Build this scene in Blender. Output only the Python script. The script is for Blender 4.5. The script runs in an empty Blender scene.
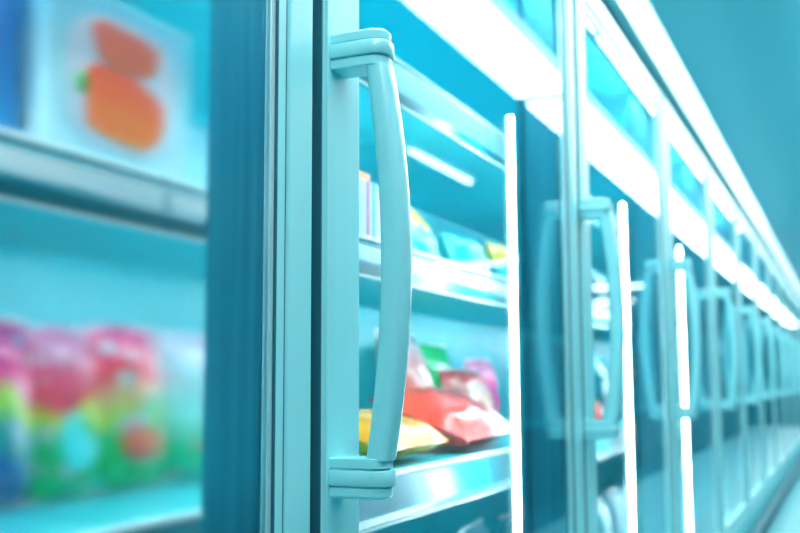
import bpy, bmesh, math, random
from mathutils import Vector, Matrix, noise
C = bpy.context.scene
COL = C.collection
# ---------------------------------------------------------------- camera, world, exposure
cam_d = bpy.data.cameras.new('camera'); cam = bpy.data.objects.new('camera', cam_d); COL.objects.link(cam); C.camera = cam
F_PX = 1000.0
PITCH = math.atan(115.5 / F_PX); YAW = math.atan(450 * math.cos(PITCH) / F_PX); ROLL = math.radians(-.28)
EYE = 1.5                                                            # eye above the shop floor
fh = Vector((math.cos(YAW), math.sin(YAW), 0)); r0 = Vector((math.sin(YAW), -math.cos(YAW), 0)); zz = Vector((0, 0, 1))
fw = math.cos(PITCH) * fh + math.sin(PITCH) * zz; u0 = -math.sin(PITCH) * fh + math.cos(PITCH) * zz
rr = r0 * math.cos(ROLL) + u0 * math.sin(ROLL); uu = u0 * math.cos(ROLL) - r0 * math.sin(ROLL)
m = Matrix((rr, uu, -fw)).transposed().to_4x4(); m.translation = Vector((0, 0, EYE)); cam.matrix_world = m
cam_d.sensor_width = 36; cam_d.lens = F_PX * 36 / 800; cam_d.clip_start = .01
cam_d.dof.use_dof = True; cam_d.dof.focus_distance = .67; cam_d.dof.aperture_fstop = 6.3

world = bpy.data.worlds.new('world'); C.world = world; world.use_nodes = True
wb = world.node_tree.nodes['Background']; wb.inputs[0].default_value = (.03, .50, .66, 1); wb.inputs[1].default_value = .34
C.view_settings.view_transform = 'Standard'; C.view_settings.look = 'None'; C.view_settings.gamma = 1
C.view_settings.use_curve_mapping = False; C.view_settings.exposure = 0.32
LUM = 8.0         # hanging luminaires
FILL_L = 20.0     # recessed lights added out of view to brighten the door fronts
SHELF_FILL = 55.0    # unseen thin tubes added behind the price rails to light the packs
TUBE = 90.0        # vertical tubes in the freezers
CANOPY_FILL = 75.0      # unseen tube added under the freezer top to light the inside
COVE = 12.0        # tube on the freezer roof, shining up
LAMP_COL = (.95, 1.0, 1.0)

# ---------------------------------------------------------------- materials
def mat(name, col, rough=.4, metal=0., spec=.5, coat=0.):
    M = bpy.data.materials.new(name); M.use_nodes = True
    b = M.node_tree.nodes['Principled BSDF']
    b.inputs['Base Color'].default_value = (*col, 1); b.inputs['Roughness'].default_value = rough
    b.inputs['Metallic'].default_value = metal; b.inputs['Specular IOR Level'].default_value = spec
    b.inputs['Coat Weight'].default_value = coat
    # a faint unevenness in the gloss, so no surface is perfectly flat
    n = M.node_tree.nodes.new('ShaderNodeTexNoise'); n.inputs['Scale'].default_value = 35
    mr = M.node_tree.nodes.new('ShaderNodeMapRange'); mr.inputs[3].default_value = max(.02, rough - .01); mr.inputs[4].default_value = rough + .01
    M.node_tree.links.new(n.outputs[0], mr.inputs[0]); M.node_tree.links.new(mr.outputs[0], b.inputs['Roughness'])
    return M
def emit(name, col, s):
    M = bpy.data.materials.new(name); M.use_nodes = True; nt = M.node_tree
    nt.nodes.remove(nt.nodes['Principled BSDF'])
    e = nt.nodes.new('ShaderNodeEmission'); e.inputs[0].default_value = (*col, 1); e.inputs[1].default_value = s
    nt.links.new(e.outputs[0], nt.nodes['Material Output'].inputs[0]); return M
def glass(name, tint, rough=0., ior=1.5):
    M = bpy.data.materials.new(name); M.use_nodes = True; nt = M.node_tree
    nt.nodes.remove(nt.nodes['Principled BSDF'])
    fr = nt.nodes.new('ShaderNodeFresnel'); fr.inputs[0].default_value = ior
    if rough == 0:                                                   # straight-through pane: same reflectance from both faces
        ge = nt.nodes.new('ShaderNodeNewGeometry'); mr = nt.nodes.new('ShaderNodeMapRange')
        mr.inputs[3].default_value = ior; mr.inputs[4].default_value = 1 / ior
        nt.links.new(ge.outputs['Backfacing'], mr.inputs[0]); nt.links.new(mr.outputs[0], fr.inputs[0])
    gl = nt.nodes.new('ShaderNodeBsdfGlossy'); gl.inputs['Roughness'].default_value = rough; gl.inputs[0].default_value = (.85, 1, 1, 1)
    if rough > 0:
        tr = nt.nodes.new('ShaderNodeBsdfRefraction'); tr.inputs['Roughness'].default_value = rough; tr.inputs['IOR'].default_value = 1.33
    else:
        tr = nt.nodes.new('ShaderNodeBsdfTransparent')
    tr.inputs[0].default_value = (*tint, 1)
    mx = nt.nodes.new('ShaderNodeMixShader')
    nt.links.new(fr.outputs[0], mx.inputs[0]); nt.links.new(tr.outputs[0], mx.inputs[1]); nt.links.new(gl.outputs[0], mx.inputs[2])
    nt.links.new(mx.outputs[0], nt.nodes['Material Output'].inputs[0]); return M
def brushed(name, col, col2, rough=.35, metal=.0):
    """painted/brushed metal with fine vertical streaks"""
    M = mat(name, col, rough, metal); nt = M.node_tree; b = nt.nodes['Principled BSDF']
    tc = nt.nodes.new('ShaderNodeTexCoord'); mp = nt.nodes.new('ShaderNodeMapping'); mp.inputs['Scale'].default_value = (60, 60, 1.2)
    n = nt.nodes.new('ShaderNodeTexNoise'); n.inputs['Scale'].default_value = 3; n.inputs['Detail'].default_value = 4
    cr = nt.nodes.new('ShaderNodeValToRGB'); cr.color_ramp.elements[0].color = (*col2, 1); cr.color_ramp.elements[1].color = (*col, 1)
    cr.color_ramp.elements[0].position = .3; cr.color_ramp.elements[1].position = .6
    nt.links.new(tc.outputs['Object'], mp.inputs[0]); nt.links.new(mp.outputs[0], n.inputs['Vector'])
    nt.links.new(n.outputs[0], cr.inputs[0]); nt.links.new(cr.outputs[0], b.inputs['Base Color']); return M
def printed(name, stops, scale=9., mixf=.5, rough=.25, seed=0., blotch=None, axis=2):
    """packaging film: bands of colour over the height, broken up by printed blotches"""
    M = mat(name, stops[0][1], rough, 0, .5, .3); nt = M.node_tree; b = nt.nodes['Principled BSDF']
    tc = nt.nodes.new('ShaderNodeTexCoord'); sx = nt.nodes.new('ShaderNodeSeparateXYZ')
    n = nt.nodes.new('ShaderNodeTexNoise'); n.inputs['Scale'].default_value = scale; n.inputs['Detail'].default_value = 2; n.noise_dimensions = '4D'; n.inputs['W'].default_value = seed
    ma = nt.nodes.new('ShaderNodeMath'); ma.operation = 'MULTIPLY_ADD'; ma.inputs[1].default_value = mixf; 
    sub = nt.nodes.new('ShaderNodeMath'); sub.operation = 'SUBTRACT'; sub.inputs[1].default_value = .34
    cr = nt.nodes.new('ShaderNodeValToRGB'); cr.color_ramp.interpolation = 'EASE'
    el = cr.color_ramp.elements
    while len(el) < len(stops): el.new(.5)
    for e, (p, c) in zip(el, stops): e.position = p; e.color = (*c, 1)
    L = nt.links.new
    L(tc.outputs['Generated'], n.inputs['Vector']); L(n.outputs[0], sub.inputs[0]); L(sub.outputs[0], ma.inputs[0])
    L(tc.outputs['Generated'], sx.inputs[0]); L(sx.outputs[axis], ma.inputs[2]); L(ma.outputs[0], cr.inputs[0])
    out = cr.outputs[0]
    if blotch:
        v = nt.nodes.new('ShaderNodeTexVoronoi'); v.inputs['Scale'].default_value = 4.5
        mp = nt.nodes.new('ShaderNodeMapping'); mp.inputs['Location'].default_value = (seed * 3.1, seed, seed * 1.7)
        c2 = nt.nodes.new('ShaderNodeValToRGB'); c2.color_ramp.elements[0].position = .18; c2.color_ramp.elements[0].color = (1, 1, 1, 1)
        c2.color_ramp.elements[1].position = .30; c2.color_ramp.elements[1].color = (0, 0, 0, 1)
        mx = nt.nodes.new('ShaderNodeMixRGB'); mx.inputs[2].default_value = (*blotch, 1)
        L(tc.outputs['Generated'], mp.inputs[0]); L(mp.outputs[0], v.inputs['Vector']); L(v.outputs['Distance'], c2.inputs[0]); L(c2.outputs[0], mx.inputs[0]); L(out, mx.inputs[1]); out = mx.outputs[0]
    L(out, b.inputs['Base Color']); return M

PAINT = brushed('pale door paint', (.32, .83, .885), (.305, .82, .87), .32)
HANDLE = mat('satin handle', (.30, .82, .875), .24, .0, .8, .3)
BEAD = brushed('edge trim', (.62, .93, .96), (.30, .75, .82), .25, .3)
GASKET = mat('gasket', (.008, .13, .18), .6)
POST = brushed('dark steel post', (.04, .32, .42), (.02, .22, .32), .35, .3)
LINER = brushed('freezer liner', (.015, .60, .70), (.01, .54, .65), .35)
SHELF = mat('shelf plate', (.06, .60, .69), .3)
RAIL = mat('price rail', (.012, .24, .30), .3, .1)
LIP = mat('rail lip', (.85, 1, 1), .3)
FASCIA = mat('fascia', (.26, .68, .74), .3)
CEIL = mat('ceiling paint', (.03, .30, .38), .6)
WALLM = mat('wall paint', (.08, .50, .60), .6)
FLOORM = mat('shop floor', (.10, .50, .58), .2)
DECK = mat('chest deck', (.12, .48, .54), .3)
DARK = mat('dark plinth', (.003, .06, .09), .5)
GLASS = glass('door glass', (.88, .985, 1), 0, 1.38)
FOG = glass('fogged door glass', (.97, .99, 1), .15, 1.2)
TUBEM = emit('tube light', LAMP_COL, TUBE)
CANFILLM = emit('canopy fill light', LAMP_COL, CANOPY_FILL)
COVEM = emit('roof tube light', (.55, .95, 1), COVE)
LUMM = emit('luminaire light', (.97, 1, 1), LUM)
FILLM = emit('recessed light', (.97, 1, 1), FILL_L)
SHFILLM = emit('shelf fill light', (.97, 1, 1), SHELF_FILL)
WHITE = mat('white plastic', (.8, .95, .97), .4)

TICKET = printed('ticket strip', [(0, (.75, .95, .97)), (.46, (.80, .97, 1)), (.54, (.25, .72, .80)), (.62, (.78, .96, 1)), (1, (.85, 1, 1))], 7, 2.2, .35, 3.3, axis=2)
# ---------------------------------------------------------------- mesh helpers
def box(bm, x0, x1, y0, y1, z0, z1, bev=0., seg=2):
    r = bmesh.ops.create_cube(bm, size=1)
    vs = r['verts']
    for v in vs: v.co = Vector(((x0 + x1) / 2 + v.co.x * (x1 - x0), (y0 + y1) / 2 + v.co.y * (y1 - y0), (z0 + z1) / 2 + v.co.z * (z1 - z0)))
    if bev > 0:
        es = list({e for v in vs for e in v.link_edges})
        bmesh.ops.bevel(bm, geom=es, offset=bev, segments=seg, affect='EDGES', profile=.5)
def cyl(bm, p0, p1, rad, n=16):
    p0 = Vector(p0); p1 = Vector(p1); d = p1 - p0
    r = bmesh.ops.create_cone(bm, cap_ends=True, segments=n, radius1=rad, radius2=rad, depth=d.length)
    q = d.to_track_quat('Z', 'Y').to_matrix()
    for v in r['verts']: v.co = q @ v.co + (p0 + p1) / 2
def loft(bm, rings, cap=True):
    R = [[bm.verts.new(p) for p in ring] for ring in rings]
    for a, b in zip(R, R[1:]):
        for i in range(len(a)): bm.faces.new((a[i], a[(i + 1) % len(a)], b[(i + 1) % len(a)], b[i]))
    if cap: bm.faces.new(R[0][::-1]); bm.faces.new(R[-1])
def obj(name, bm, material, parent=None, smooth=False, loc=None):
    bmesh.ops.recalc_face_normals(bm, faces=bm.faces)
    me = bpy.data.meshes.new(name); bm.to_mesh(me); bm.free(); me.materials.append(material)
    if smooth:
        for p in me.polygons: p.use_smooth = True
        try: me.set_sharp_from_angle(angle=math.radians(38))
        except Exception: pass
    o = bpy.data.objects.new(name, me); COL.objects.link(o)
    if parent: o.parent = parent
    if loc is not None: o.location = loc
    return o
def BM(): return bmesh.new()
def tag(o, label=None, cat=None, group=None, kind=None):
    if label: o['label'] = label
    if cat: o['category'] = cat
    if group: o['group'] = group
    if kind: o['kind'] = kind
    return o
def thing(name, label, cat, loc=(0, 0, 0), rot=(0, 0, 0), group=None):
    o = bpy.data.objects.new(name, None); COL.objects.link(o); o.location = loc; o.rotation_euler = rot; o.empty_display_size = .05
    return tag(o, label, cat, group)
def dup(o, parent=None, skip=()):
    c = o.copy(); COL.objects.link(c)
    if parent: c.parent = parent
    for ch in list(o.children):
        if ch.name.split('.')[0] not in skip: dup(ch, c, skip)
    return c
def Z(z): return z + EYE        # heights below are given from the eye line

# ---------------------------------------------------------------- the setting
XE = 24.0; CEILZ = 1.15
bm = BM(); box(bm, -4, XE, -5, 1.25, -.1, 0); tag(obj('floor', bm, FLOORM), kind='structure')
bm = BM(); box(bm, -4, XE, -5, 1.25, Z(CEILZ), Z(CEILZ) + .1)
tag(obj('ceiling', bm, CEIL), kind='structure')
bm = BM(); box(bm, -4, XE, 1.05, 1.25, 0, Z(CEILZ)); tag(obj('wall_back', bm, WALLM), kind='structure')
bm = BM(); box(bm, XE, XE + .1, -5, 1.25, 0, Z(CEILZ)); tag(obj('wall_end', bm, WALLM), kind='structure')

# ---------------------------------------------------------------- glass door freezers
PITCHX = .745; X0 = .601
def make_handle(parent):
    bm = BM()
    def outline(x0, x1, yb, yf, off):
        rad = (x1 - x0) * .46; pts = []
        x0 -= off; x1 += off; yf -= off
        pts.append((x0, yb)); 
        for k in range(9):
            t = math.pi / 2 * k / 8; pts.append((x0 + rad - rad * math.cos(t), yf + rad - rad * math.sin(t)))
        for k in range(9):
            t = math.pi / 2 * (1 - k / 8); pts.append((x1 - rad + rad * math.cos(t), yf + rad - rad * math.sin(t)))
        pts.append((x1, yb)); return pts
    xa, xb = .0165, .0405
    for s, zi in ((1, .2232), (-1, -.0515)):                        # s: direction away from the grip
        tiers = [(0, -.0004), (.0008, .0002), (.0078, .0002), (.0084, -.0014), (.0094, -.0014), (.0098, .0012), (.0108, .0016), (.0208, .0016), (.0218, .0012), (.0220, -.0012), (.0230, -.0012), (.0235, .0), (.0300, .0), (.0318, -.0012), (.0324, -.0034)]
        loft(bm, [[Vector((p[0], p[1], Z(zi + s * h * .85))) for p in outline(xa, xb, .331, .289, o)] for h, o in tiers])
    rings = []; N = 44
    for i in range(N + 1):
        t = i / N; z = .2245 - t * .2775; y = .2965 - .0125 * math.sin(math.pi * t) ** .9
        sl = math.cos(math.pi * t)
        w = .0108 + .0008 * math.sin(math.pi * t); h = .0088 + .0004 * math.sin(math.pi * t)
        ring = []
        for k in range(24):
            a = 2 * math.pi * k / 24; ca, sa = math.cos(a), math.sin(a)
            ring.append(Vector(((xa + xb) / 2 + w * math.copysign(abs(ca) ** .62, ca), y + h * math.copysign(abs(sa) ** .62, sa), Z(z))))
        rings.append(ring)
    loft(bm, rings)
    return obj('door_handle', bm, HANDLE, parent, True)

def make_freezer():
    t = thing('display_freezer', 'x', 'freezer', (0, 0, Z(-.50)), (0, 0, 0), 'glass door freezers standing in one long row')
    o = Vector((0, 0, -Z(-.50)))
    P = []
    def part(name, bm, m_, parent=None, smooth=False):
        if parent is None:
            bm.transform(Matrix.Translation(o)); q = obj(name, bm, m_, t, smooth)
        else:
            bm.transform(Matrix.Translation(o)); q = obj(name, bm, m_, parent, smooth)
        return q
    W = PITCHX
    b = BM(); box(b, .0006, W - .0006, .84, .90, Z(-.44), Z(.60)); box(b, .0006, W - .0006, .347, .90, Z(.600), Z(.6068)); box(b, .0006, W - .0006, .36, .90, Z(-.50), Z(-.44))
    box(b, .0006, W - .0006, .330, .40, Z(-.50), Z(-.447), .004)
    part('freezer_body', b, LINER)
    b = BM(); box(b, .0006, W - .0006, .358, .3655, Z(.556), Z(.60)); part('lamp_shield', b, LINER)  # lip added to keep the unseen canopy tube out of sight
    b = BM(); box(b, .0006, .055, .347, .392, Z(-.44), Z(.60), .002); part('mullion', b, POST)
    b = BM(); box(b, .697, W - .0006, .347, .392, Z(-.44), Z(.60), .002); part('mullion', b, POST)
    b = BM(); cyl(b, (.12, .378, Z(.590)), (W - .06, .378, Z(.590)), .0065); part('canopy_fill', b, CANFILLM)
    # tube on the mullion of the far side
    b = BM(); box(b, W - .075, W - .040, .3925, .3955, Z(-.43), Z(.55)); lh = part('tube_baffle', b, POST)  # fin added to keep the tube's light off the mullion face
    b = BM(); cyl(b, (W - .065, .4065, Z(-.40)), (W - .065, .4065, Z(.36)), .0036); part('lamp_tube', b, TUBEM)
    for zt, hh in ((.374, .054), (.153, .042), (-.100, .052)):
        b = BM(); box(b, .002, W - .002, .472, .825, Z(zt - .012), Z(zt), .002); 
        s = part('shelf', b, SHELF)
        b = BM()
        if zt > 0: cyl(b, (.02, .4765, Z(zt - .0165)), (W - .02, .4765, Z(zt - .0165)), .003, 8); (part('shelf_fill', b, SHFILLM, s) if zt > 0 else b.free())
        b = BM(); prof = [(.463, zt - hh), (.468, zt - hh), (.4715, zt - hh + .004), (.4715, zt - .003), (.468, zt - .001), (.464, zt - .005), (.458, zt - hh + .012)]
        loft(b, [[Vector((x, y, Z(z))) for y, z in prof] for x in (.001, W - .001)]); part('price_rail', b, RAIL, s)
        if zt == .153:
            b = BM(); box(b, .004, W - .004, .4590, .4618, Z(zt - hh + .013), Z(zt - .010)); part('ticket_strip', b, TICKET, s)
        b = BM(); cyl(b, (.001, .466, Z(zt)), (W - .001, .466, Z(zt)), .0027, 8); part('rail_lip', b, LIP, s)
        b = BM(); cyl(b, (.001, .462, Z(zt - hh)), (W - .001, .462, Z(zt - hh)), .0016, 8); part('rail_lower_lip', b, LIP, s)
    # the door
    b = BM()
    box(b, .009, .064, .330, .346, Z(-.44), Z(.600), .0022, 3)
    box(b, .0095, .0125, .3285, .332, Z(-.44), Z(.598), .0006)
    box(b, .7045, .736, .330, .346, Z(-.44), Z(.600), .0018, 3)
    box(b, .6925, .7025, .3315, .339, Z(-.44), Z(.600), .0012, 3)
    box(b, .060, .690, .3308, .346, Z(.562), Z(.5995), .0015)
    box(b, .060, .690, .3325, .346, Z(.545), Z(.5605), .0012)
    box(b, .060, .690, .3308, .346, Z(-.4395), Z(-.400), .0015)
    d = part('glass_door', b, PAINT)
    b = BM(); box(b, .6868, .6920, .3335, .3405, Z(-.402), Z(.547), .001); part('edge_trim', b, BEAD, d)
    b = BM(); box(b, .7365, .7444, .343, .3468, Z(-.44), Z(.598)); part('gasket', b, GASKET, d)
    b = BM(); box(b, .0072, .0089, .3325, .3455, Z(-.44), Z(.598)); part('edge_shade', b, GASKET, d)  # dark strip added over the stile's side face as the gap's shade
    b = BM(); box(b, .7022, .7048, .3325, .338, Z(-.44), Z(.598)); part('seal_line', b, GASKET, d)
    b = BM(); box(b, .6917, .6927, .3318, .338, Z(-.44), Z(.598)); part('seal_line', b, GASKET, d)
    b = BM(); box(b, .0006, .0068, .343, .3468, Z(-.44), Z(.598)); part('gasket', b, GASKET, d)
    b = BM(); box(b, .062, .688, .3350, .3385, Z(-.402), Z(.547)); part('glass_pane', b, GLASS, d)
    h = make_handle(d); h.data.transform(Matrix.Translation(o))
    return t
fz = make_freezer()
fz.location.x = X0
NB = 18
ordinal = ['first', 'second', 'third', 'fourth', 'fifth', 'sixth', 'seventh', 'eighth', 'ninth', 'tenth', 'eleventh', 'twelfth', 'thirteenth', 'fourteenth']
tag(fz, 'glass door freezer with the large sharp handle in front, red and yellow bags inside')
f0 = dup(fz, None, ('lamp_tube', 'tube_baffle')); f0.location.x = X0 - PITCHX
tag(f0, 'nearest freezer at the left edge, its fogged glass door blurring pink and green packs')
for o_ in f0.children:
    for g in o_.children:
        if g.name.startswith('glass_pane'):
            g.data = g.data.copy(); g.data.materials[0] = FOG; g['label'] = 'fogged glass pane'
for k in range(1, NB - 1):
    c = dup(fz); c.location.x = X0 + PITCHX * k
    n = k - 1
    if k == 1:
        for o_ in c.children:
            for g in o_.children:
                if g.name.startswith('door_handle'): g.location.x -= .016
    if k == 1: lab = 'freezer next along the row, second handle in view and a small white tag under it'
    elif k == 2: lab = 'third handled freezer in the row, a bright tube just behind its handle'
    elif k == 3: lab = 'freezer directly beyond the one with the third handle in the row'
    else: lab = ''
    if lab: c['label'] = lab
    else: c['label'] = 'small blurred glass door freezer far down the row near the right edge'
    for o_ in c.children:
        if k>2 and o_.name.startswith('lamp_tube'): pass

# ---------------------------------------------------------------- header, plinth, chest freezer below
XA, XB = X0 - PITCHX, X0 + PITCHX * (NB - 1)
XH = XE - .2           # the canopy runs on to the end of the hall
t = thing('header_canopy', 'long pale fascia running above all the freezer doors', 'fascia', (XA, .33, Z(.608)))
o = Matrix.Translation(-Vector((XA, .33, Z(.608))))
b = BM(); prof = [(.322, .616), (.318, .620), (.316, .72), (.322, .735), (.334, .738), (.37, .738), (.37, .70), (.90, .70), (.90, .6165), (.34, .6165)]
loft(b, [[Vector((x, y, Z(z))) for y, z in prof] for x in (XA, XH)]); b.transform(o); obj('fascia_panel', b, FASCIA, t)
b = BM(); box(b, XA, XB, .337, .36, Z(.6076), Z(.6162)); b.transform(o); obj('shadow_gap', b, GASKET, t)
b = BM()
for k in range(31):
    x = XA + PITCHX * k; cyl(b, (x + .03, .50, Z(.725)), (x + .72, .50, Z(.725)), .012, 10)
b.transform(o); obj('roof_tube', b, COVEM, t)

t = thing('chest_freezer', 'long chest freezer with a pale flat deck running below the glass doors', 'freezer', (XA, .3, 0))
o = Matrix.Translation(-Vector((XA, .3, 0)))
b = BM(); box(b, XA, XB, -.42, .90, .12, Z(-.60), .01); b.transform(o); obj('chest_body', b, WALLM, t)
b = BM(); box(b, XA, XB, -.45, .315, Z(-.60), Z(-.565), .006); b.transform(o); obj('chest_deck', b, DECK, t)
b = BM(); box(b, XA, XB, .345, .90, Z(-.60), Z(-.5005)); b.transform(o); obj('plinth', b, DARK, t)
b = BM(); box(b, XA, XB, .322, .344, Z(-.56), Z(-.515), .004); b.transform(o); obj('bumper_rail', b, POST, t)
b = BM(); box(b, XA, XB, -.40, .88, 0, .12); b.transform(o); obj('toe_kick', b, DARK, t)

# ---------------------------------------------------------------- lights over the aisle
def luminaire(x0, x1, y0, y1, label, group, hang=0.):
    t = thing('ceiling_light', label, 'light', ((x0 + x1) / 2, (y0 + y1) / 2, Z(CEILZ)), (0, 0, 0), group)
    lx, ly = (x1 - x0) / 2, (y1 - y0) / 2
    b = BM(); box(b, -lx, lx, -ly, ly, -.035 - hang, -.001 - hang, .003); obj('housing', b, WHITE, t)
    b = BM(); box(b, -lx + .012, lx - .012, -ly + .012, ly - .012, -.050 - hang, -.0352 - hang, .004); obj('diffuser', b, LUMM, t)
    if hang:
        for sx in (-1, 1):
            b = BM(); cyl(b, (sx * lx * .8, 0, 0), (sx * lx * .8, 0, -hang), .002, 8); obj('suspension_wire', b, PAINT, t)
    return t
def fill(x0, x1):
    t = thing('fill_light', 'recessed light strip added above the aisle, out of view', 'light', ((x0 + x1) / 2, 0, Z(CEILZ)), (0, 0, 0), 'recessed lights added for brightness')
    l = (x1 - x0) / 2
    b = BM(); box(b, -l, l, -.042, .042, -.012, -.001, .002); obj('housing', b, WHITE, t)
    b = BM(); box(b, -l + .01, l - .01, -.038, .038, -.018, -.0122, .002); obj('diffuser', b, FILLM, t)
for k in range(6): fill(-1.6 + 1.6 * k, -.05 + 1.6 * k)
LY0, LY1, HG = -.318, -.112, .15
luminaire(-1.0, 1.22, LY0, LY1, 'hanging light above the aisle, mirrored high in the left glass door', 'long lights hanging over the aisle', HG)
luminaire(1.25, 3.18, LY0, LY1, 'hanging light mirrored as the pale band above the big handle', 'long lights hanging over the aisle', HG)
luminaire(3.27, 5.10, LY0, LY1, 'hanging light mirrored as the white band above the second handle', 'long lights hanging over the aisle', HG)
for k in range(7):
    x = 5.16 + 2.0 * k
    luminaire(x, x + 1.94, LY0, LY1, 'far hanging light mirrored as white patches in the distant glass doors', 'long lights hanging over the aisle', HG)
luminaire(4.31, 5.19, -1.235, -1.185, 'short ceiling tube mirrored as a slanted white dash beside the big handle', None)
for x, y in ((11.8, -1.8), (14.0, -2.4), (8.9, -2.6)):
    luminaire(x, x + .10, y - .38, y + .38, 'crosswise ceiling tube mirrored as a short white dash between far handles', 'crosswise ceiling tubes')

# ---------------------------------------------------------------- opposite side of the aisle
t = thing('wall_cabinet', 'dark cabinet run across the aisle, only mirrored in the glass', 'cabinet', (4, -3.2, 0))
b = BM(); box(b, -6, 16, -.4, .4, 0, .95, .01); obj('cabinet_base', b, DARK, t)
b = BM(); box(b, -6, 16, -.4, .38, .95, 2.1, .01); obj('cabinet_body', b, LINER, t)
for k in range(18):
    b = BM(); box(b, -5.8 + k * 1.2, -4.9 + k * 1.2, .38, .40, 1.05, 2.0, .005); obj('cabinet_door', b, POST, t)

# ---------------------------------------------------------------- products
random.seed(7)
def pouch_mesh(w, h, th, seed=0., crimp=.06, nx=22, nz=26, wr=.10):
    """pillow bag standing: x width, z height, y thickness, base at z=0"""
    bm = BM(); G = {}
    for s in (-1, 1):
        for i in range(nx + 1):
            for j in range(nz + 1):
                u = i / nx * 2 - 1; v = j / nz * 2 - 1
                vv = max(0, 1 - (abs(v) / (1 - crimp)) ** 2.6) if abs(v) < 1 - crimp else 0
                pu = max(0, 1 - abs(u) ** 3.0)
                y = th / 2 * (vv ** .55) * (pu ** .5)
                wn = noise.noise(Vector((u * 2.2 + seed * 7, v * 2.6, s * 3 + seed)))
                wn2 = noise.noise(Vector((u * 6 + seed * 3, v * 5, s * 5)))
                y *= 1 + wr * 1.8 * wn + wr * wn2
                pinch = 1 - .07 * (vv ** .5) + .02 * wn
                x = u * w / 2 * pinch; z = (v * .5 + .5) * h * (1 - .02 * abs(u)) + .010 * h * wn2 * (abs(v) > .85)
                key = (i, j, s if (0 < i < nx and 0 < j < nz) else 0)
                if key not in G: G[key] = bm.verts.new((x, s * max(y, .0006) if key[2] else 0, z))
    for s in (-1, 1):
        g = lambda i, j: G[(i, j, s if (0 < i < nx and 0 < j < nz) else 0)]
        for i in range(nx):
            for j in range(nz):
                try: bm.faces.new((g(i, j), g(i + 1, j), g(i + 1, j + 1), g(i, j + 1)))
                except ValueError: pass
    return bm
def bag(name, label, cat, loc, size, material, rot=(0, 0, 0), seal=None, seed=0., group=None, print_mat=None, crimp=.07):
    w, h, th = size; ez = .34 if name == 'snack_pack' else .5
    t = thing(name, label, cat, loc, rot, group)
    obj('pouch', pouch_mesh(w, h, th, seed, crimp), material, t, True)
    if seal:
        for j in (0, 1):
            b = BM(); n = 40; hh = crimp * h * .42
            zc = hh * .5 + .001 if j == 0 else h - hh * .5 - .001
            for sgn in (-1, 1):
                top = [b.verts.new((w * .475 * (2 * i / n - 1), sgn * .0012 + .0005 * (i % 2), zc + hh * .5)) for i in range(n + 1)]
                bot = [b.verts.new((w * .475 * (2 * i / n - 1), sgn * .0012 + .0005 * (i % 2), zc - hh * .5)) for i in range(n + 1)]
                for i in range(n): b.faces.new((bot[i], bot[i + 1], top[i + 1], top[i]))
            obj('crimped_seal', b, seal, t)
    if print_mat:
        # printed oval that follows the bulge of the front film
        b = BM(); rings = []; c = b.verts.new((0, -th * .5 * 1.05, h * ez)); prev = None
        for q in range(1, 6):
            ring = [b.verts.new((w * .30 * q / 5 * math.cos(a), -th * .5 * (1.05 - .16 * (q / 5) ** 2), h * ez + h * .17 * q / 5 * math.sin(a))) for a in [2 * math.pi * k / 28 for k in range(28)]]
            if prev is None:
                for k in range(28): b.faces.new((c, ring[k], ring[(k + 1) % 28]))
            else:
                for k in range(28): b.faces.new((prev[k], ring[k], ring[(k + 1) % 28], prev[(k + 1) % 28]))
            prev = ring
        obj('printed_emblem', b, print_mat, t, True)
    return t

RED = (.85, .03, .02); PINK = (.85, .08, .25); YEL = (.95, .62, .02); GRN = (.02, .42, .08); LGRN = (.25, .65, .1); WHT = (.8, .9, .92)
TEAL = (.03, .55, .55); NAVY = (.01, .09, .28); PUR = (.55, .06, .42); ORG = (.95, .22, .03)
SEALW = mat('seal film', (.75, .85, .88), .3)
m_pinkgreen = printed('pink to green film', [(0, (.0, .22, .2)), (.16, (.01, .36, .06)), (.40, (.02, .42, .10)), (.52, (.45, .55, .06)), (.66, (.70, .35, .20)), (.76, (.85, .05, .08)), (1, (.9, .08, .22))], 3.2, .35, blotch=(.15, .75, .78), seed=1)
m_pinkgreen2 = printed('pink white green film', [(0, (.0, .22, .2)), (.18, (.01, .38, .08)), (.45, (.05, .45, .18)), (.55, (.55, .62, .05)), (.66, (.85, .06, .10)), (1, (.85, .22, .38))], 3.0, .45, blotch=(.60, .60, .65), seed=2.4)
m_purple = printed('purple blue film', [(0, (.4, .10, .10)), (.2, NAVY), (.42, (.02, .30, .25)), (.6, (.35, .60, .05)), (.72, (.85, .05, .22)), (1, (.40, .03, .14))], 3.2, .5, blotch=(.10, .25, .55), seed=3.3)
m_white_green = printed('white green film', [(0, (.02, .35, .25)), (.3, (.02, .45, .2)), (.55, (.35, .8, .75)), (.8, (.7, .85, .9)), (1, (.75, .60, .75))], 2.5, .5, blotch=(.7, .15, .2), seed=5.1)
m_paleblue = printed('pale blue carton', [(0, (.62, .85, .9)), (.5, (.50, .86, .93)), (1, (.20, .66, .82))], 2, .15, .35, 2.2)
m_blue = printed('deep blue carton', [(0, (.03, .25, .50)), (.6, (.03, .18, .50)), (1, (.02, .30, .50))], 3, .3, .35, 1.2)
m_orange = printed('orange food print', [(0, (.85, .30, .06)), (.3, (.95, .16, .01)), (1, (.90, .07, .0))], 9, .5, .4, 4.2)
m_salmon = printed('salmon food print', [(0, (.95, .13, .03)), (1, (.95, .10, .04))], 6, .6, .4, 1.7)
m_halo = mat('pink white print', (.80, .78, .86), .4)
m_yellow = printed('yellow film', [(0, (1, .26, .0)), (.5, (1, .34, .0)), (1, (1, .40, .0))], 3, .5, .18, .4, blotch=None)
m_red = printed('red film', [(0, (.75, .01, .01)), (.5, (.9, .04, .02)), (1, (.95, .10, .03))], 3, .6, .24, .8)
m_redwhite = printed('red and white film', [(0, RED), (.45, (.95, .10, .05)), (.7, (.95, .22, .20)), (1, (.90, .60, .62))], 3, .7, .2, 1.9)
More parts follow.
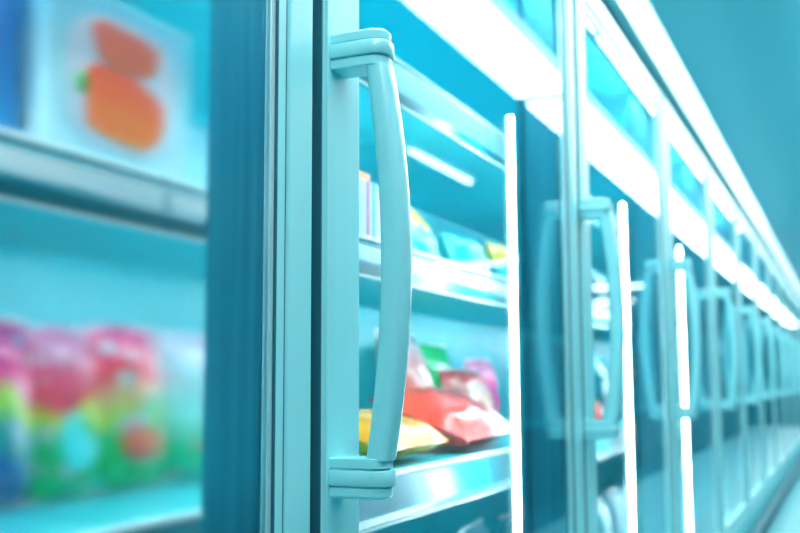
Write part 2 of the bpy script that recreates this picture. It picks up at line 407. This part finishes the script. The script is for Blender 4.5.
m_redpat = printed('patterned red film', [(0, (.9, .03, .02)), (.45, (.95, .12, .05)), (.6, (.9, .4, .3)), (1, RED)], 5, .9, .2, 2.9, blotch=(.95, .45, .4))
m_green = printed('green film', [(0, (.02, .45, .15)), (1, (.02, .55, .12))], 3, .5, .25, .9)
m_purp = printed('purple film', [(0, (.9, .04, .18)), (.6, (.95, .06, .28)), (1, (.95, .25, .42))], 4, .6, .2, 3.9)
m_tealbag = printed('teal film', [(0, (.01, .35, .35)), (.6, TEAL), (1, (.05, .65, .6))], 4, .6, .25, 6.1)
m_yeltop = printed('teal film with yellow top', [(0, (.02, .42, .42)), (.52, TEAL), (.60, (1, .60, .08)), (1, (1, .66, .14))], 4, .12, .25, 7.1)
m_stripe = printed('striped carton', [(0, (.75, .85, .85)), (.25, (.7, .85, .85)), (.3, (.65, .05, .35)), (.42, (.7, .06, .4)), (.46, WHT), (.58, (.02, .5, .4)), (.7, (.05, .55, .45)), (.76, WHT), (1, WHT)], 1, .02, .4, .5, axis=0)
m_mix = printed('dark mixed film', [(0, (.01, .08, .10)), (.5, (.02, .14, .12)), (.62, (.6, .04, .03)), (.72, (.6, .3, .03)), (.82, (.05, .3, .05)), (1, (.5, .03, .03))], 5, .8, .25, 8.4)
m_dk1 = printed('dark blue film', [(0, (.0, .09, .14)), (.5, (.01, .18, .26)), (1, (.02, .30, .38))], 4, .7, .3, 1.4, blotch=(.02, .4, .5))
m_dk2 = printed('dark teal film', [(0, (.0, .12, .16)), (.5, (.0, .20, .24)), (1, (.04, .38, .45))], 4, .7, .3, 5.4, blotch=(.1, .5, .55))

def carton(name, label, cat, loc, size, material, rot=(0, 0, 0), group=None):
    w, h, d = size
    t = thing(name, label, cat, loc, rot, group)
    b = BM(); box(b, -w / 2, w / 2, -d / 2, d / 2, 0, h, .002); obj('carton_body', b, material, t)
    return t
SH2, SH3, DK = .1562, -.0965, -.4360
# freezer at the left edge: lower shelf packs
Y3 = .60
packs = [(.565, .105, .150, m_purple, 'pink topped pack with dark blue patches at the photo\'s left edge'),
         (.652, .072, .146, m_pinkgreen2, 'pink topped green pack with a turquoise patch low down, second from left'),
         (.732, .092, .150, m_pinkgreen, 'wide pack, red and pink on top and green below'),
         (.838, .115, .148, m_white_green, 'green pack with a pale top corner, rightmost behind fogged glass')]
EMT = mat('turquoise print', (.10, .75, .75), .3); EMR = printed('brown red print', [(0, (.40, .05, .05)), (.5, (.75, .12, .06)), (1, (.45, .50, .60))], 4, .4, .3, 2.0)
for i, (x, w, h, m_, lab) in enumerate(packs):
    bag('snack_pack', lab, 'snack pack', (x, Y3, Z(SH3)), (w, h, .05), m_, (math.radians(-4), 0, 0), SEALW, i * 1.7, 'snack packs behind the fogged door', [None, EMT, EMR, None][i])
bag('snack_pack', 'dark pack lying deeper behind the left edge packs', 'snack pack', (.30, .62, Z(SH3)), (.1, .14, .05), m_purple, (0, 0, 0), SEALW, 9.2, 'snack packs behind the fogged door')
# cartons on its middle shelf
t = carton('food_carton', 'pale blue carton with a picture of orange food on its front', 'carton', (.585, .52, Z(SH2)), (.160, .128, .06), m_paleblue, (0, 0, 0))
b = BM()
def blob(b, cx, cz, rx, rz, y, n=28, wob=.08, seed=0):
    sp = lambda v: math.copysign(abs(v) ** .7, v)
    pts = [b.verts.new((cx + rx * sp(math.cos(a)) * (1 + wob * math.sin(3 * a + seed)), y, cz + .02 * rx * math.cos(a) + rz * sp(math.sin(a)) * (1 + wob * math.cos(2 * a + seed)))) for a in [2 * math.pi * k / n for k in range(n)]]
    b.faces.new(pts)
def slab(b, th=.0006):
    r = bmesh.ops.extrude_face_region(b, geom=list(b.faces))
    for v in [g for g in r['geom'] if isinstance(g, bmesh.types.BMVert)]: v.co.y += th
b = BM(); blob(b, -.002, .064, .060, .052, -.0312, wob=.03); slab(b); obj('picture_plate', b, m_halo, t)
b = BM(); blob(b, -.002, .048, .045, .028, -.0320, wob=.10, seed=1.3); slab(b); obj('picture_cutlet', b, m_orange, t)
b = BM(); blob(b, .000, .093, .037, .018, -.0320, wob=.10, seed=.4); slab(b); obj('picture_roe', b, m_salmon, t)
b = BM(); blob(b, -.047, .056, .006, .009, -.0320, wob=.15); slab(b); obj('picture_leaf', b, m_green, t)
carton('food_carton', 'deep blue carton left of the pale one with orange food', 'carton', (.430, .53, Z(SH2)), (.125, .150, .06), m_blue)
carton('food_carton', 'turquoise carton right of the pale one with orange food', 'carton', (.745, .56, Z(SH2)), (.12, .070, .07), m_paleblue)
# freezer with the big handle: middle shelf
carton('striped_carton', 'small white carton with pink and green stripes behind the big handle', 'carton', (.985, .50, Z(SH2)), (.055, .065, .05), m_stripe)
carton('orange_carton', 'small orange carton lying on the striped carton', 'carton', (.985, .505, Z(SH2) + .0655), (.04, .012, .04), mat('orange card', (.8, .25, .08), .5))
bag('frozen_bag', 'teal bag with a yellow top, nearer of two on the middle shelf', 'frozen bag', (1.335, .56, Z(SH2)), (.17, .125, .05), m_yeltop, (math.radians(-25), 0, 0), None, 2.1, 'teal and yellow bags on the middle shelf')
bag('frozen_bag', 'plain teal bag between the two yellow topped bags', 'frozen bag', (1.51, .545, Z(SH2)), (.15, .085, .05), m_tealbag, (math.radians(-20), 0, 0), None, 3.1, 'teal and yellow bags on the middle shelf')
bag('frozen_bag', 'teal bag with a yellow top, farther of two on the middle shelf', 'frozen bag', (1.735, .545, Z(SH2)), (.14, .100, .05), m_yeltop, (math.radians(-20), 0, 0), None, 4.6, 'teal and yellow bags on the middle shelf')
# its lower shelf
R = math.radians
bag('yellow_bag', 'yellow bag lying at the shelf front beside the handle\'s lower end', 'frozen bag', (1.155, .486, Z(SH3) + .019), (.21, .13, .050), m_yellow, (R(-78), 0, R(90 - 88)), mat('yellow seal', YEL, .3), .3, None, mat('emblem print', (.85, .35, .05), .3), .06)
bag('red_bag', 'shiny red bag lying at the shelf front beside the yellow one', 'frozen bag', (1.415, .482, Z(SH3) + .018), (.26, .16, .070), m_red, (R(-70), 0, R(3)), mat('red seal', (.8, .03, .02), .3), 1.1, None, None, .06)
bag('white_bag', 'white and red bag behind the yellow bag', 'frozen bag', (1.585, .67, Z(SH3) + .002), (.20, .19, .06), m_redwhite, (R(-15), 0, R(5)), SEALW, 2.2)
bag('patterned_bag', 'patterned red and cream bag piled behind the shiny red one', 'frozen bag', (1.785, .64, Z(SH3) + .002), (.18, .125, .06), m_redpat, (R(-18), 0, R(-4)), SEALW, 3.3)
bag('purple_bag', 'purple bag standing at the right behind the red bags', 'frozen bag', (1.97, .69, Z(SH3)), (.16, .145, .05), m_purp, (R(-6), 0, 0), SEALW, 4.4)
bag('green_bag', 'green bag standing at the back above the white and red bag', 'frozen bag', (1.87, .77, Z(SH3)), (.24, .175, .05), m_green, (R(-4), 0, 0), SEALW, 5.5)
bag('dark_bag', 'dark bag with red and green print, left of the big handle\'s grip', 'frozen bag', (1.19, .665, Z(SH3)), (.12, .14, .05), m_mix, (R(-4), 0, 0), None, 6.6)
bag('dark_bag', 'dark bag with red and green print, half hidden behind the door stile', 'frozen bag', (1.03, .62, Z(SH3)), (.10, .13, .05), m_mix, (R(-4), 0, 0), None, 7.6)
# bottom deck
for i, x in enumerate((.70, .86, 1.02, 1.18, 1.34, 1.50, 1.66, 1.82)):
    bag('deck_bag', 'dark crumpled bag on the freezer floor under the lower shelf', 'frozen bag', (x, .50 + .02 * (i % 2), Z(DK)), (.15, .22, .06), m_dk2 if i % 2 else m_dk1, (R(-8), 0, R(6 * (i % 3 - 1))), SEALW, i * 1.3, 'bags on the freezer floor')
# paper tag under the second handle, red pack above it
tg = BM(); box(tg, -.02, .02, -.0005, .0005, -.022, .022); tp = obj('price_tag', tg, WHITE, None, False, (1.44, .3448, Z(-.088)))
tag(tp, 'small white paper tag on the glass just under the second handle', 'tag'); tp.rotation_euler = (0, R(8), 0)
bag('red_pack', 'small red pack just above the lower end of the second handle', 'frozen bag', (2.13, .50, Z(SH3) + .001), (.07, .055, .03), m_red, (R(-6), 0, 0), SEALW, 3.9)
# farther freezers: dark rows of bags, seen through the glass as blurred dark shapes
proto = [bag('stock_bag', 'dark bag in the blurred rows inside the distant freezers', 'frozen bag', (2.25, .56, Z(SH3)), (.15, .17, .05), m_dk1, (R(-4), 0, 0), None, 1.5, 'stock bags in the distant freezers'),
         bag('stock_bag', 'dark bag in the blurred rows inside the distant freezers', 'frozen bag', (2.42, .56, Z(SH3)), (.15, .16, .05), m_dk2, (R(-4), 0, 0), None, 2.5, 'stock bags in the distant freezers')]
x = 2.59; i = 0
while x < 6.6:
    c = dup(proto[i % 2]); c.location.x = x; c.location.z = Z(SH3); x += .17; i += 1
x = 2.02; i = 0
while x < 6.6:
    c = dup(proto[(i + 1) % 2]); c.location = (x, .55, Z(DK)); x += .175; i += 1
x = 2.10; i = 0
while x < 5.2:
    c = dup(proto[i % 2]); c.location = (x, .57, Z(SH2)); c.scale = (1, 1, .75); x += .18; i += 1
